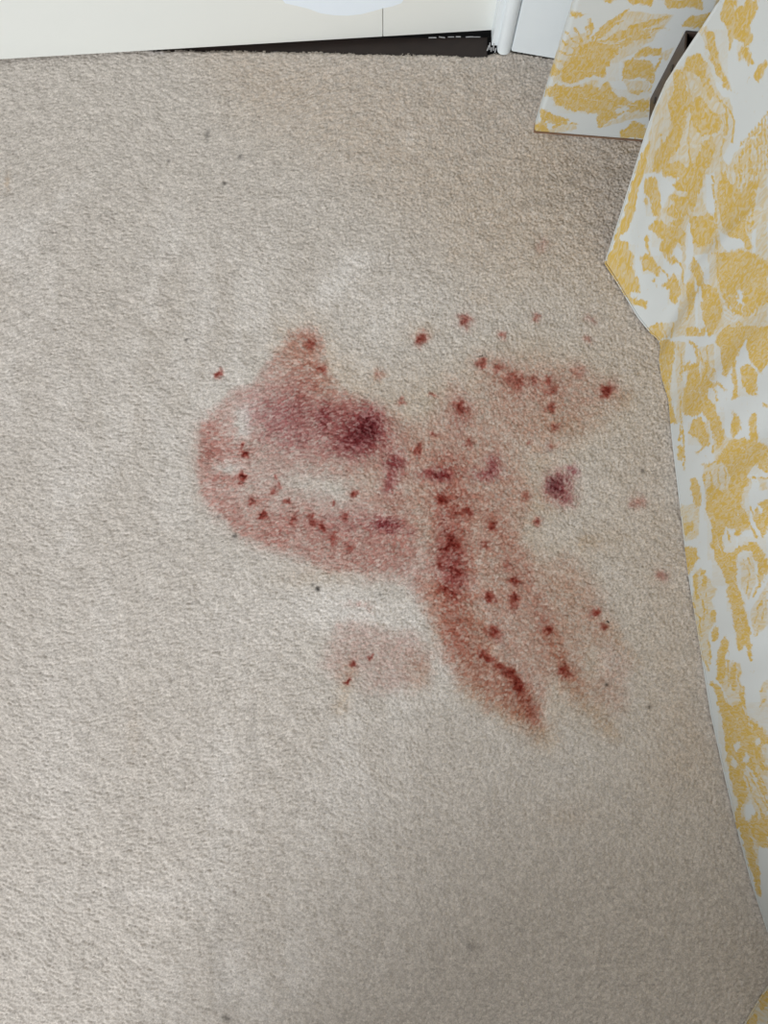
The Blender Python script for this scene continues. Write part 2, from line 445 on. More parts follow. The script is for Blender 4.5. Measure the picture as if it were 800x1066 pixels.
for x, y, rx, ry, s in [(386, 446, 8, 10, .30), (375, 452, 12, 12, .20), (366, 462, 12, 8, .10), (577, 507, 6, 7, .35), (584, 500, 10, 6, .12)]:
    blob('dark', x, y, rx, ry, s)
DOTS = [(322.5, 358, 4.5, .5), (336, 384, 5, .5), (328, 400, 3, .25), (255, 474, 3.2, 1.3), (252, 465, 2.4, .9), (252.4, 499, 4, 1.2), (289, 497.5, 2, .6), (291, 506, 2.6, .6), (285, 512.5, 3.2, .7),
        (263, 522, 3.6, .7), (298.5, 523, 2.8, .9), (274.5, 537, 3.4, 1.4), (305.6, 542, 4.5, .65), (322.5, 539, 3.5, .65), (326, 543, 4, .7), (336, 549, 4.8, .8), (347, 560, 5, .5), (360, 537, 4.5, .5), (369, 514, 3.6, .8),
        (347, 525, 2.2, .8), (364, 569, 4, .4), (418, 419, 4.5, .5), (436, 468, 4.5, .75), (453, 452, 2.6, .6), (452, 411, 3, .4), (461, 520, 6, .65), (478, 423, 6, .6), (483, 429, 9, .3), (488, 462, 4, .45), (488, 533, 5, .8),
        (476, 532, 4, .5), (513, 547, 5, .8), (505, 566, 5, .45), (470, 565, 8, .6), (463, 571, 4, .6), (458, 586, 4, .5), (478, 596, 4, .7), (472, 592, 4, .4), (536, 605, 5, .75), (528, 587, 6, .35), (460, 614, 5, .6), (474, 617, 5, .4), (510, 621, 4.5, .9),
        (536, 622, 4.5, .9), (534, 632, 4, .6), (515, 659, 7, .85), (503, 680, 3.5, .5), (510, 686, 4, .5), (520, 695, 4.5, .6), (530, 702, 6, .8), (537, 709, 6.5, .8), (541, 718, 4, .6), (572, 656, 4, .55), (586, 697, 5, .85), (591, 703, 4, .5),
        (532, 394, 6, .35), (540, 399, 8, .4), (556, 396, 5, .45), (572, 396, 5, .5), (574, 407, 6, .4), (573, 425, 5, .55), (578, 444, 4, .5), (520, 384, 4.5, .4), (551, 463, 3, .35), (574, 466, 5, .3), (602, 387, 6, .25), (630, 406, 5.5, .95), (636, 404, 6, .3),
        (548, 516, 5, .35), (560, 544, 4, 1.0), (620, 638, 4.6, .85), (629, 653, 4, .6), (437, 352, 5, .85), (485, 335, 5.5, .6), (481, 338, 3, .3), (523, 349, 3.5, .4), (503, 379, 5, .7), (228.7, 388.7, 3, .85), (369, 691, 3.6, 1.0), (361.5, 710, 2.4, 1.2),
        (387, 684, 2.2, .7), (395.6, 391, 5, .25), (557, 330, 4, .3), (615, 333, 5, .2), (613, 355, 4, .25), (666, 522, 6, .22), (690, 601, 6, .28), (565, 256, 6, .14), (658, 525, 5, .15)]
for x, y, r, s in DOTS:
    blob('dot', x, y, r, r * random.uniform(.75, 1.05), s * 1.2, random.uniform(0, 3), 1.1)
    blob('wash', x, y, r * 2.0, r * 1.8, s * 0.22)
stroke('dot', [(542, 716), (549, 730), (557, 748)], 6, .32)
stroke('dot', [(500, 678), (528, 700)], 3.5, .25)
stroke('tan', [(575, 665), (592, 705), (612, 735), (640, 765)], 9, .4)
stroke('wash', [(570, 650), (588, 700)], 9, .3)
stroke('tan', [(632, 655), (665, 690)], 9, .3)
stroke('tan', [(365, 695), (355, 735)], 8, .35); stroke('tan', [(545, 740), (570, 770)], 12, .3)
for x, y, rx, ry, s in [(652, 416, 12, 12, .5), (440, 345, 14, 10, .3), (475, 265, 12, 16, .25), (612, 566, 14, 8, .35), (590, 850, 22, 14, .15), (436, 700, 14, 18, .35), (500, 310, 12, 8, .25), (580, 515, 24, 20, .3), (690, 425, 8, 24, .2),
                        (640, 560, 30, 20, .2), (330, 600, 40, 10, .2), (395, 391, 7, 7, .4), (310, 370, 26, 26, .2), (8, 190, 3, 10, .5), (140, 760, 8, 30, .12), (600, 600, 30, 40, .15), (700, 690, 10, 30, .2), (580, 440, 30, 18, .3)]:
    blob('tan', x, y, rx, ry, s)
for x, y, rx, ry, s in [(216, 140, 2, 5, .7), (176, 168, 1.6, 1.6, .8), (250, 164, 2.2, 2.2, 1.1), (234, 191.5, 1.8, 1.8, 1.4), (194, 354, 1.6, 1.6, 1.2), (227.6, 538, 1.8, 2, .9), (244.5, 558, 2, 1.8, 1.6), (331, 613, 2.2, 2, 2.4), (326, 609, 1.3, 1.3, 1.2),
                        (669, 490, 1.8, 1.8, 1.3), (495, 161, 2.6, 2, .6), (492, 986, 6, 6, .22), (489, 984, 3, 3, .25), (236, 1060, 4, 2, .9), (572, 470, 3, 2, .4), (396, 619, 2, 1.5, .8), (632, 713, 1.6, 1.6, 1.4), (677, 736, 1.6, 1.6, 1.0)]:
    blob('grey', x, y, rx, ry, s, 0.3)
# scuffs of dirt near the headboard and dry tracks in the pile
for pts, w, s in [([(560, 190), (620, 186), (640, 190)], 4, .12), ([(545, 212), (600, 208)], 4, .12), ([(265, 735), (262, 770), (268, 800)], 5, .10), ([(120, 900), (118, 955)], 6, .06), ([(235, 940), (225, 1000), (240, 1060)], 9, .08)]:
    stroke('grey', pts, w, s)
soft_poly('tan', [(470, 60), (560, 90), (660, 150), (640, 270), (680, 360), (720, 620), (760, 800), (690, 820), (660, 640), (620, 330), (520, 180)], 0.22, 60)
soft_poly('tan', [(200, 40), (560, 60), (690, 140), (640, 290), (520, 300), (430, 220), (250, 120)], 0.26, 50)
# worn, brushed paler areas of the pile
wearn = fbm(PX / 120, PY / 160, 5, 4); wearf = fbm(PX / 26, PY / 60, 3, 3)
pale = 0.5 * sstep(.42, .72, wearn) * sstep(.35, .65, wearf)
pale *= sstep(760, 560, PX) * (0.5 + 0.5 * sstep(80, 320, PY))
for x, y, rx, ry, s in [(428, 142, 12, 10, .8), (180, 235, 22, 30, .3), (60, 215, 60, 10, .35), (345, 300, 30, 14, .7), (375, 270, 26, 12, .5), (420, 320, 60, 26, .4), (340, 630, 40, 24, .7), (385, 640, 40, 24, .6), (430, 650, 20, 40, .5), (110, 640, 14, 60, .4),
                        (230, 860, 14, 90, .3), (150, 930, 100, 14, .25), (60, 780, 40, 90, .3), (250, 640, 60, 60, .4), (635, 690, 20, 14, .4), (255, 441, 6, 18, .5), (60, 500, 20, 160, .3), (560, 460, 14, 10, .35)]:
    rot = -.7 if (x, y) in ((60, 215), (345, 300)) else 0
    blob('pale', x, y, rx, ry, s, rot)
dens['pale'] += pale
for k in ('wash', 'wine', 'dot', 'dark', 'tan'):
    dens[k] = np.clip(dens[k], 0, None)
tuft = 0.45 + 1.1 * gid
hgt = np.clip((gz + 0.0022) / 0.005, 0, 1)
grain = tuft * (1.25 - 0.45 * hgt)                                    # pigment sits deeper in the tufts, tips paler
tone = 0.85 + 0.30 * _lat[4][(gid * 977).astype(int) & 255, (gid * 61).astype(int) & 255]
base = np.stack([np.full(gx.shape, 0.538), np.full(gx.shape, 0.493), np.full(gx.shape, 0.450)], 1).astype(np.float32)
OD = np.zeros((len(gx), 3), np.float32)
for k, a in LAYERS.items():
    g = grain if k in ('wash', 'wine', 'tan') else (0.55 + 0.45 * grain if k in ('dot', 'dark') else 1.0)
    OD += (dens[k] * g)[:, None] * np.array(a, np.float32)
pile_col = np.clip(base * tone[:, None] * np.exp(-OD), 0.004, 0.86)

# ---- carpet outline: cut edge at the threshold, and nothing under the bed
EDGE = [(-500, 47), (0, 47), (120, 50), (200, 51.5), (300, 53), (400, 55), (470, 56), (506, 57), (512, 54), (532, 52.5), (575, 58.5), (700, 76), (1100, 120)]
ex_ = np.array([at(*p).x for p in EDGE]); ey_ = np.array([at(*p).y for p in EDGE])
lim = np.interp(gx, ex_, ey_) + (fbm(gx * 300, gy * 3, 2, 2) - .5) * 0.0035
fr = sstep(0.006, 0.0, lim - gy)
gz -= fr * 0.004
lintn = sstep(.45, .7, fbm(PX / 22, PY / 9, 4, 3)) * sstep(9, 2, PY - 50) * sstep(90, 170, PX) * sstep(330, 260, PX)
pile_col = pile_col * (1 - .6 * lintn[:, None]) + np.array([.50, .50, .58], np.float32) * .6 * lintn[:, None]

idx = np.arange(nx * ny).reshape(nx, ny)
F = np.stack([idx[:-1, :-1], idx[1:, :-1], idx[1:, 1:], idx[:-1, 1:]], -1).reshape(-1, 4)
fx, fy = gx[F].mean(1), gy[F].mean(1)
fpx, fpy = project(fx, fy, np.zeros_like(fx))
HEM = [(629.5, 275), (640, 291), (652, 311), (664, 331), (677, 347), (686.5, 355), (688, 362), (686, 374), (688, 390), (692, 404), (696, 416), (698, 440), (701, 470), (707.5, 524), (713, 570), (718, 608), (725, 650), (730.5, 685),
       (739.5, 742), (750, 789), (765, 854), (781, 915), (799, 970), (812, 998), (824, 1010), (826, 1014), (816, 1015), (802, 1021), (788, 1042), (774, 1066), (757, 1096), (748, 1130), (750, 1180), (762, 1240)]
hx = np.array([at(*p).x for p in HEM[:7]] + [at(*p).x for p in HEM[10:23]] + [at(*HEM[23]).x]); hy = np.array([at(*p).y for p in HEM[:7]] + [at(*p).y for p in HEM[10:23]] + [at(*HEM[23]).y])
inside = fx > np.interp(fy, hy[::-1], hx[::-1]) + 0.10
keep = (fy < lim[F].max(1)) & ~(inside & (fy < at(630, 275).y))
S = (dens['wash'] + 1.5 * dens['wine'] + 1.2 * dens['dot'])[F].mean(1)
in_main = np.zeros(len(F), bool)
for poly, g in ((LEFT, 12), (TRUNK, 16), (EAST, 16), (SOUTH, 16), ([(395, 410), (500, 400), (530, 480), (420, 500)], 6), ([(555, 480), (605, 480), (605, 530), (555, 540)], 6)):
    in_main |= poly_sd(fpx, fpy, poly) > -g
in_patch = poly_sd(fpx, fpy, PATCH) > -18
cls = np.zeros(len(F), np.int32)
cls[(S > 0.16) & in_main] = 1
cls[(S > 0.13) & in_patch & ~in_main] = 2
SPOTS = [(228.7, 388.7, 7), (437, 352, 11), (485, 335, 11), (523, 349, 7), (557, 330, 7), (395.6, 391, 8), (613, 355, 8), (615, 333, 8), (666, 522, 13), (690, 601, 11), (452, 411, 6), (418, 419, 9), (503, 379, 9), (620, 638, 9), (629, 653, 8)]
for i, (x, y, r) in enumerate(SPOTS):
    m = ((fpx - x) ** 2 + (fpy - y) ** 2 < r * r) & (S > 0.10) & (cls == 0)
    cls[m] = 3 + i

def carpet_piece(name, sel, parent=None):
    f = F[sel]
    u, inv = np.unique(f.ravel(), return_inverse=True)
    o = mesh_np(name, np.stack([gx[u], gy[u], gz[u]], 1), inv.reshape(-1, 4), 4, M_carpet, parent)
    col_attr(o, 'pile', pile_col[u])
    return o
carpet = carpet_piece('carpet', keep & (cls == 0))
tag(carpet, 'beige cut-pile fitted carpet covering the whole floor, marked by a reddish spill', 'carpet')
carpet_piece('stain', keep & (cls == 1), carpet)['label'] = 'large reddish brown stain with dark wine-coloured pools and drips'
carpet_piece('stain', keep & (cls == 2), carpet)['label'] = 'small faint pink stain below the large one'
for i in range(len(SPOTS)):
    s_ = keep & (cls == 3 + i)
    if s_.sum() > 6: carpet_piece('stain_spot', s_, carpet)
# the carpet goes on plainly outside the part seen close up, and has a woven backing
mb = MB()
for (x, y, w, h) in ((-1.28, -1.28, 2.56, 0.61), (-1.28, -0.67, 0.59, 1.58), (0.69, -0.67, 0.59, 1.55)):
    mb.box((x, y, -0.0118), (w, 0, 0), (0, h, 0), (0, 0, 0.0105))
brd = mb.build('plain_border', M_carpet, carpet, smooth=False)
col_attr(brd, 'pile', np.tile(np.array([[.44, .405, .365]], np.float32), (len(brd.data.vertices), 1)))

# ------------------------------------------------------------------ toile print: motifs measured on the cloth
def Z(x0, y0, k, pts): return [(x0 + x / k, y0 + y / k) for x, y in pts]
OCHRE, HATCH, WHITE = [], [], []
A = (620, 0, 4.444); B = (620, 170, 4.444); C = (670, 340, 5.923); D = (680, 510, 5.925); E = (700, 680, 5.92); G = (740, 850, 4.935)
OCHRE += [Z(*A, p) for p in [
    [(590, 30), (610, 0), (655, 0), (650, 40), (690, 20), (700, 0), (750, 0), (745, 60), (715, 110), (730, 190), (700, 220), (735, 300), (715, 300), (690, 255), (670, 285), (665, 240), (690, 200), (640, 180), (620, 230), (625, 160), (600, 110), (580, 80)],
    [(738, 372), (745, 330), (790, 285), (800, 300), (765, 345), (752, 378)],
    [(510, 140), (540, 150), (555, 200), (565, 260), (590, 330), (632, 425), (605, 405), (570, 350), (540, 280), (520, 220)],
    [(430, 270), (480, 250), (510, 290), (520, 350), (545, 440), (530, 460), (505, 400), (480, 350), (440, 330), (410, 320)],
    [(360, 340), (410, 320), (425, 380), (440, 470), (420, 560), (400, 620), (380, 690), (330, 750), (290, 800), (268, 790), (280, 700), (330, 650), (350, 560), (340, 480), (370, 400)],
    [(440, 470), (490, 440), (520, 500), (570, 530), (590, 570), (560, 610), (500, 630), (470, 600), (445, 560)],
    [(500, 650), (540, 640), (560, 690), (530, 760), (500, 800), (420, 800), (450, 760), (480, 720)],
    [(183, 800), (245, 660), (255, 690), (215, 800)]]]
HATCH += [Z(*A, p) for p in [
    [(540, 440), (620, 450), (640, 520), (640, 640), (590, 720), (640, 800), (540, 800), (560, 660), (600, 560)],
    [(690, 680), (800, 560), (800, 800), (650, 800)], [(430, 330), (480, 360), (500, 470), (440, 470)], [(300, 800), (400, 690), (420, 600), (480, 640), (500, 800)], [(220, 800), (300, 560), (340, 600), (270, 800)]]]
T3 = (540, 0, 3.046)
HATCH += [Z(*T3, p) for p in [[(440, 330), (540, 180), (600, 200), (660, 340), (640, 480), (620, 640), (600, 760), (540, 760), (530, 560), (420, 540), (400, 480)], [(620, 700), (640, 560), (700, 470), (792, 430), (792, 1066), (620, 1066), (600, 800)],
                             [(430, 700), (520, 560), (560, 640), (560, 1066), (500, 1066), (520, 800)], [(570, 90), (600, 80), (680, 290), (650, 260)]]]
OCHRE += [Z(*B, p) for p in [
    [(200, 0), (232, 0), (200, 120), (178, 220), (152, 290), (115, 340), (88, 362), (130, 250), (165, 130)],
    [(60, 430), (100, 350), (150, 370), (180, 440), (160, 480), (200, 540), (200, 600), (150, 580), (190, 640), (240, 640), (235, 670), (180, 650), (140, 610), (110, 560), (60, 500), (45, 470)],
    [(230, 90), (245, 60), (280, 70), (295, 130), (300, 200), (290, 240), (265, 240), (255, 170), (235, 140)],
    [(300, 0), (400, 0), (420, 30), (440, 0), (510, 0), (500, 90), (470, 170), (450, 230), (425, 180), (430, 130), (380, 120), (360, 100), (400, 70), (320, 60)],
    [(345, 160), (360, 145), (420, 160), (432, 190), (425, 245), (390, 255), (345, 240), (330, 215), (370, 190)],
    [(345, 280), (400, 255), (420, 262), (370, 292)],
    [(250, 300), (270, 270), (310, 265), (330, 300), (380, 290), (410, 320), (415, 390), (380, 370), (350, 410), (330, 430), (305, 400), (320, 350), (290, 340)],
    [(215, 430), (230, 420), (270, 440), (300, 480), (290, 520), (260, 500), (225, 490)], [(228, 355), (240, 340), (252, 360), (238, 375)], [(335, 440), (360, 425), (375, 455), (345, 465)],
    [(310, 560), (350, 540), (365, 510), (385, 540), (395, 600), (370, 650), (345, 620), (350, 585)], [(262, 545), (275, 530), (280, 560)], [(220, 180), (235, 165), (238, 195)],
    [(430, 240), (480, 250), (520, 230), (555, 260), (555, 330), (520, 380), (470, 390), (450, 330)],
    [(565, 90), (600, 60), (620, 90), (680, 130), (740, 70), (745, 140), (730, 200), (690, 260), (700, 320), (730, 380), (700, 400), (690, 360), (650, 340), (600, 325), (580, 260), (570, 150)],
    [(560, 420), (700, 400), (770, 440), (800, 470), (800, 640), (740, 680), (690, 720), (640, 690), (590, 620), (565, 520)],
    [(440, 420), (480, 470), (500, 550), (560, 580), (590, 680), (560, 760), (530, 800), (500, 720), (490, 640), (470, 540), (440, 480)],
    [(430, 560), (460, 540), (465, 610), (450, 670), (425, 720)], [(255, 800), (280, 740), (320, 800)], [(425, 760), (470, 760), (480, 800), (425, 800)]]]
HATCH += [Z(*B, p) for p in [
    [(540, 0), (800, 0), (800, 300), (740, 280), (700, 330), (600, 330), (550, 200)], [(450, 230), (560, 200), (560, 420), (440, 420)], [(560, 420), (560, 800), (800, 800), (800, 420)], [(230, 760), (420, 720), (400, 800), (240, 800)],
    [(740, 300), (800, 280), (800, 440), (760, 430)]]]
WHITE += [Z(*B, p) for p in [[(570, 305), (600, 338), (680, 348), (697, 385), (620, 412), (580, 372)], [(660, 590), (680, 590), (690, 650), (665, 660)], [(730, 310), (748, 300), (742, 410), (722, 400)], [(470, 570), (490, 560), (500, 640), (480, 650)],
                             [(510, 60), (548, 40), (560, 240), (530, 230), (500, 160)], [(432, 270), (450, 330), (455, 390), (440, 520), (425, 560), (410, 540), (425, 420), (420, 320)]]]
# a fine pale fishbone inside the solid ground
for k in range(6):
    y = 600 + k * 22
    for s in (-1, 1):
        WHITE.append(Z(*B, [(640, y + 22), (640 + s * 45, y - 6), (640 + s * 46, y - 2), (640, y + 27)]))
OCHRE += [Z(*C, p) for p in [
    [(95, 100), (130, 80), (200, 90), (190, 200), (160, 350), (180, 480), (205, 600), (165, 590), (150, 420), (105, 300)],
    [(10, 10), (60, 40), (110, 60), (92, 98), (50, 75)],
    [(280, 90), (330, 110), (350, 200), (340, 280), (330, 300), (335, 200), (310, 130)], [(250, 380), (270, 330), (300, 230), (340, 240), (350, 300), (380, 330), (440, 350), (400, 375), (390, 440), (440, 480), (470, 560), (500, 700), (460, 760), (440, 650), (400, 570), (360, 520), (320, 545), (250, 540), (240, 490)],
    [(355, 320), (390, 230), (405, 180), (410, 250), (375, 330)], [(380, 340), (430, 260), (440, 280), (390, 345)], [(400, 365), (460, 350), (510, 390), (500, 395), (455, 365), (410, 378)], [(440, 380), (460, 420), (455, 450), (445, 415)],
    [(250, 240), (280, 215), (275, 260), (255, 270)],
    [(280, 660), (310, 580), (350, 560), (390, 640), (410, 720), (380, 740), (340, 690)],
    [(460, 60), (500, 0), (770, 0), (770, 230), (720, 270), (670, 220), (650, 160), (640, 60), (610, 130), (570, 190), (560, 260), (580, 340), (590, 440), (545, 450), (560, 380), (545, 220), (515, 300), (490, 290), (480, 160), (450, 90)],
    [(600, 270), (650, 220), (700, 290), (700, 420), (650, 420), (620, 380)],
    [(540, 650), (560, 520), (580, 560), (600, 620), (560, 680)], [(650, 570), (690, 540), (710, 700), (670, 720)],
    [(430, 860), (480, 790), (540, 700), (620, 690), (770, 740), (770, 900), (720, 880), (700, 830), (660, 870), (640, 960), (600, 1060), (540, 1060), (530, 920), (500, 830)],
    [(210, 740), (240, 740), (240, 820), (215, 800)], [(295, 940), (320, 930), (350, 1010), (330, 1066), (300, 1040)], [(370, 930), (390, 900), (385, 970), (372, 970)], [(265, 20), (310, 10), (315, 50), (280, 60)], [(350, 10), (380, 0), (375, 50), (355, 55)], [(400, 1000), (440, 960), (480, 1066), (390, 1066)]]]
HATCH += [Z(*C, p) for p in [[(370, 860), (500, 800), (600, 900), (600, 1066), (380, 1066)], [(340, 120), (440, 100), (440, 330), (360, 330)], [(430, 560), (520, 680), (770, 720), (770, 830), (440, 830)], [(200, 90), (260, 100), (240, 600), (205, 600)], [(600, 1066), (640, 930), (770, 920), (770, 1066)], [(330, 700), (400, 560), (420, 700), (380, 760)]]]
WHITE += [Z(*C, p) for p in [[(635, 1066), (668, 1000), (668, 900), (690, 880), (705, 920), (715, 1000), (740, 1066)], [(585, 165), (630, 160), (660, 185), (630, 210), (590, 195)]]]
OCHRE += [Z(*D, p) for p in [
    [(250, 0), (290, 0), (290, 90), (260, 110)], [(190, 220), (240, 200), (255, 260), (200, 290)], [(195, 350), (270, 360), (275, 430), (240, 490), (205, 540), (195, 440)],
    [(330, 0), (560, 0), (530, 80), (580, 140), (600, 220), (520, 280), (440, 230), (430, 340), (440, 390), (500, 380), (530, 350), (600, 320), (640, 330), (690, 400), (680, 540), (620, 660), (650, 560), (650, 440), (610, 370), (520, 390), (515, 560), (560, 700), (600, 900), (610, 1050), (570, 960), (530, 1000), (500, 780), (460, 650), (470, 580), (400, 460), (360, 330), (370, 230), (330, 120)],
    [(620, 160), (640, 110), (690, 60), (711, 60), (711, 220), (680, 300), (650, 240)], [(680, 440), (711, 420), (711, 520), (680, 535)],
    [(410, 1000), (450, 900), (470, 950), (440, 1066), (410, 1066)], [(360, 880), (395, 850), (400, 920), (370, 940)], [(255, 540), (275, 520), (280, 660), (262, 680)], [(300, 500), (325, 500), (330, 600), (305, 600)], [(360, 760), (385, 740), (385, 820), (365, 820)]]]
HATCH += [Z(*D, p) for p in [[(165, 90), (240, 90), (290, 60), (285, 280), (200, 330), (170, 160)], [(600, 760), (711, 560), (711, 830), (620, 920)], [(240, 640), (260, 520), (300, 480), (330, 520), (400, 620), (370, 680), (395, 800), (340, 900), (360, 1066), (300, 1066), (260, 850)], [(540, 420), (620, 380), (640, 540), (590, 690), (545, 600)], [(330, 0), (600, 0), (600, 250), (480, 280), (360, 200)]]]
WHITE += [Z(*D, p) for p in [[(570, 60), (600, 0), (711, 0), (711, 50), (640, 80), (580, 130)], [(450, 230), (520, 230), (500, 290), (460, 310)], [(645, 100), (670, 90), (680, 150), (650, 160)], [(600, 170), (640, 200), (660, 300), (620, 270)], [(530, 385), (590, 375), (600, 420), (545, 440)]]]
OCHRE += [Z(*E, p) for p in [
    [(290, 0), (330, 0), (335, 130), (310, 200), (280, 160)], [(360, 100), (390, 60), (400, 200), (380, 240), (360, 180)],
    [(240, 180), (290, 210), (330, 280), (360, 320), (420, 320), (435, 210), (450, 230), (440, 320), (480, 410), (530, 430), (570, 490), (592, 500), (592, 560), (550, 560), (560, 640), (592, 720), (560, 730), (500, 640), (540, 760), (592, 860), (592, 920), (540, 830), (510, 740), (450, 680), (430, 760), (470, 860), (420, 960), (430, 1066), (390, 1066), (400, 900), (360, 780), (330, 600), (315, 400), (280, 290)],
    [(490, 1000), (520, 980), (530, 1066), (480, 1066)], [(540, 950), (592, 1020), (592, 1066), (560, 1066)], [(470, 0), (490, 0), (488, 45)]]]
HATCH += [Z(*E, p) for p in [[(300, 190), (360, 60), (420, 60), (440, 320), (360, 320)], [(180, 0), (250, 0), (220, 120)], [(440, 700), (592, 900), (592, 1066), (420, 1066)], [(480, 380), (592, 480), (592, 900), (480, 700)], [(540, 200), (592, 150), (592, 330), (545, 350)]]]
WHITE += [Z(*E, p) for p in [[(375, 570), (420, 530), (430, 570), (400, 620)], [(430, 670), (460, 610), (490, 650), (455, 680)], [(360, 700), (390, 640), (410, 690), (385, 720)], [(510, 540), (540, 510), (550, 550), (520, 580)], [(440, 960), (480, 900), (510, 970), (460, 1040)]]]
OCHRE += [Z(*G, p) for p in [[(140, 0), (180, 0), (200, 60), (215, 130), (235, 200), (255, 330), (258, 410), (240, 390), (215, 290), (180, 190), (160, 80)], [(200, 60), (240, 50), (265, 0), (296, 0), (296, 160), (250, 140)], [(245, 930), (296, 885), (296, 960), (262, 1000)], [(180, 1066), (230, 1000), (240, 1066)]]]
HATCH += [Z(*G, p) for p in [[(160, 1066), (290, 860), (340, 860), (340, 1066)], [(130, 0), (240, 0), (260, 420), (200, 240)]]]
H = (550, 0, 4.444)
OCHRE_H = [Z(*H, p) for p in [
    [(630, 0), (800, 0), (800, 40), (720, 30), (650, 40)], [(465, 0), (580, 0), (570, 25), (480, 20)], [(350, 0), (405, 0), (380, 10)], [(725, 100), (760, 75), (850, 60), (850, 130), (720, 120)], [(195, 70), (220, 50), (265, 65), (230, 75)], [(275, 120), (285, 90), (300, 115), (290, 150)],
    [(150, 330), (190, 270), (230, 210), (290, 190), (330, 200), (400, 210), (430, 220), (400, 260), (370, 300), (350, 360), (300, 350), (200, 380), (150, 370)],
    [(290, 170), (340, 120), (460, 50), (430, 90), (330, 170)], [(360, 180), (480, 120), (660, 80), (560, 130), (400, 190)], [(400, 200), (540, 150), (600, 140), (520, 180), (440, 215)],
    [(100, 420), (130, 390), (220, 400), (300, 385), (320, 420), (370, 380), (420, 430), (480, 470), (560, 460), (560, 510), (430, 520), (330, 590), (320, 520), (200, 510), (130, 480)],
    [(440, 290), (520, 270), (560, 280), (590, 330), (560, 370), (530, 350), (440, 370)], [(480, 270), (520, 230), (560, 218), (612, 222), (612, 250), (560, 245), (520, 262)], [(470, 425), (530, 420), (500, 440)],
    [(50, 510), (100, 520), (190, 560), (130, 575), (60, 555)], [(20, 580), (70, 565), (100, 600), (95, 625), (25, 615)], [(420, 610), (490, 570), (540, 580), (545, 640), (430, 635)], [(100, 330), (120, 290), (145, 330), (110, 350)], [(75, 440), (100, 400), (105, 450)]]]
HATCH_H = [Z(*H, p) for p in [[(90, 330), (150, 200), (280, 140), (300, 300), (150, 370)], [(290, 190), (460, 50), (680, 70), (560, 200), (400, 300)], [(440, 370), (560, 370), (560, 430), (470, 440)], [(600, 250), (680, 220), (640, 290)], [(100, 600), (220, 570), (230, 600), (110, 620)], [(330, 590), (560, 470), (560, 540)], [(110, 350), (330, 370), (320, 420), (120, 440)]]]
WHITE_H = [Z(*H, p) for p in [[(365, 360), (385, 295), (435, 285), (440, 370), (395, 385)], [(385, 395), (420, 420), (480, 448), (530, 440), (510, 465), (430, 448), (395, 425)], [(105, 380), (200, 385), (300, 350), (310, 365), (200, 400), (120, 395)], [(400, 510), (440, 490), (470, 500), (420, 525)]]]

# engraved strokes: (polyline, half width in print units, dark or pale)
LINES, LINES_H = [], []
def ln(dst, T, w, kind, *polys):
    for p in polys: dst.append((Z(*T, p), w, kind))
ln(LINES_H, H, 1.0, 'o', [(290, 190), (340, 120), (460, 45)], [(300, 200), (380, 130), (440, 95)], [(320, 205), (480, 125), (660, 75)], [(340, 215), (500, 150), (620, 130)], [(360, 225), (500, 175), (565, 170)],
   [(240, 210), (170, 150)], [(220, 230), (150, 190)], [(205, 255), (135, 235)], [(195, 280), (125, 275)], [(250, 195), (215, 130)], [(275, 185), (270, 130)], [(560, 350), (585, 330), (620, 260)], [(120, 590), (180, 570), (230, 575)], [(560, 430), (600, 300)])
ln(LINES_H, H, 0.7, 'w', [(150, 300), (200, 258), (262, 260)], [(160, 330), (230, 290), (300, 300)], [(170, 350), (240, 325), (320, 330)], [(130, 430), (220, 408), (320, 440)], [(140, 460), (240, 450), (340, 470)], [(160, 490), (260, 485), (330, 500)],
   [(350, 440), (420, 475), (540, 490)], [(360, 505), (460, 485), (550, 480)], [(300, 350), (330, 300), (400, 240)], [(260, 230), (330, 200), (420, 200)], [(460, 300), (500, 340), (550, 300)], [(200, 300), (230, 230), (290, 180)], [(330, 400), (350, 440), (320, 480)])
ln(LINES, A, 0.9, 'w', [(400, 330), (430, 400), (420, 500), (380, 620), (330, 720)], [(380, 400), (372, 500), (335, 640)], [(480, 470), (530, 550), (575, 565)], [(450, 500), (500, 585), (550, 600)], [(620, 40), (660, 90), (700, 110)], [(640, 10), (650, 60), (690, 80)], [(680, 130), (690, 200), (680, 260)], [(530, 160), (550, 260), (590, 360)], [(440, 280), (490, 300), (520, 400)], [(500, 670), (530, 700), (500, 780)])
ln(LINES, A, 0.8, 'o', *[[(660 + 18 * i, 800), (668 + 17 * i, 720 - 14 * i), (680 + 15 * i, 660 - 18 * i)] for i in range(9)], [(600, 470), (640, 540), (630, 660)], [(590, 520), (600, 620), (580, 720)], [(440, 420), (450, 520), (430, 640), (440, 760)], [(560, 440), (610, 500), (610, 620)], [(300, 620), (310, 700), (290, 780)])
ln(LINES, B, 0.8, 'o', *[[(580 + 24 * i, 0), (590 + 20 * i, 110), (600 + 16 * i, 230), (620 + 12 * i, 320)] for i in range(9)], [(350, 430), (400, 480), (410, 560)], [(300, 480), (330, 520), (350, 560)], [(240, 370), (250, 430)], [(540, 60), (560, 220), (560, 400)], [(500, 250), (540, 330), (545, 420)], [(250, 770), (300, 740), (330, 800)], [(360, 740), (350, 800)], [(600, 760), (660, 740), (720, 780), (800, 760)], [(740, 700), (780, 640)])
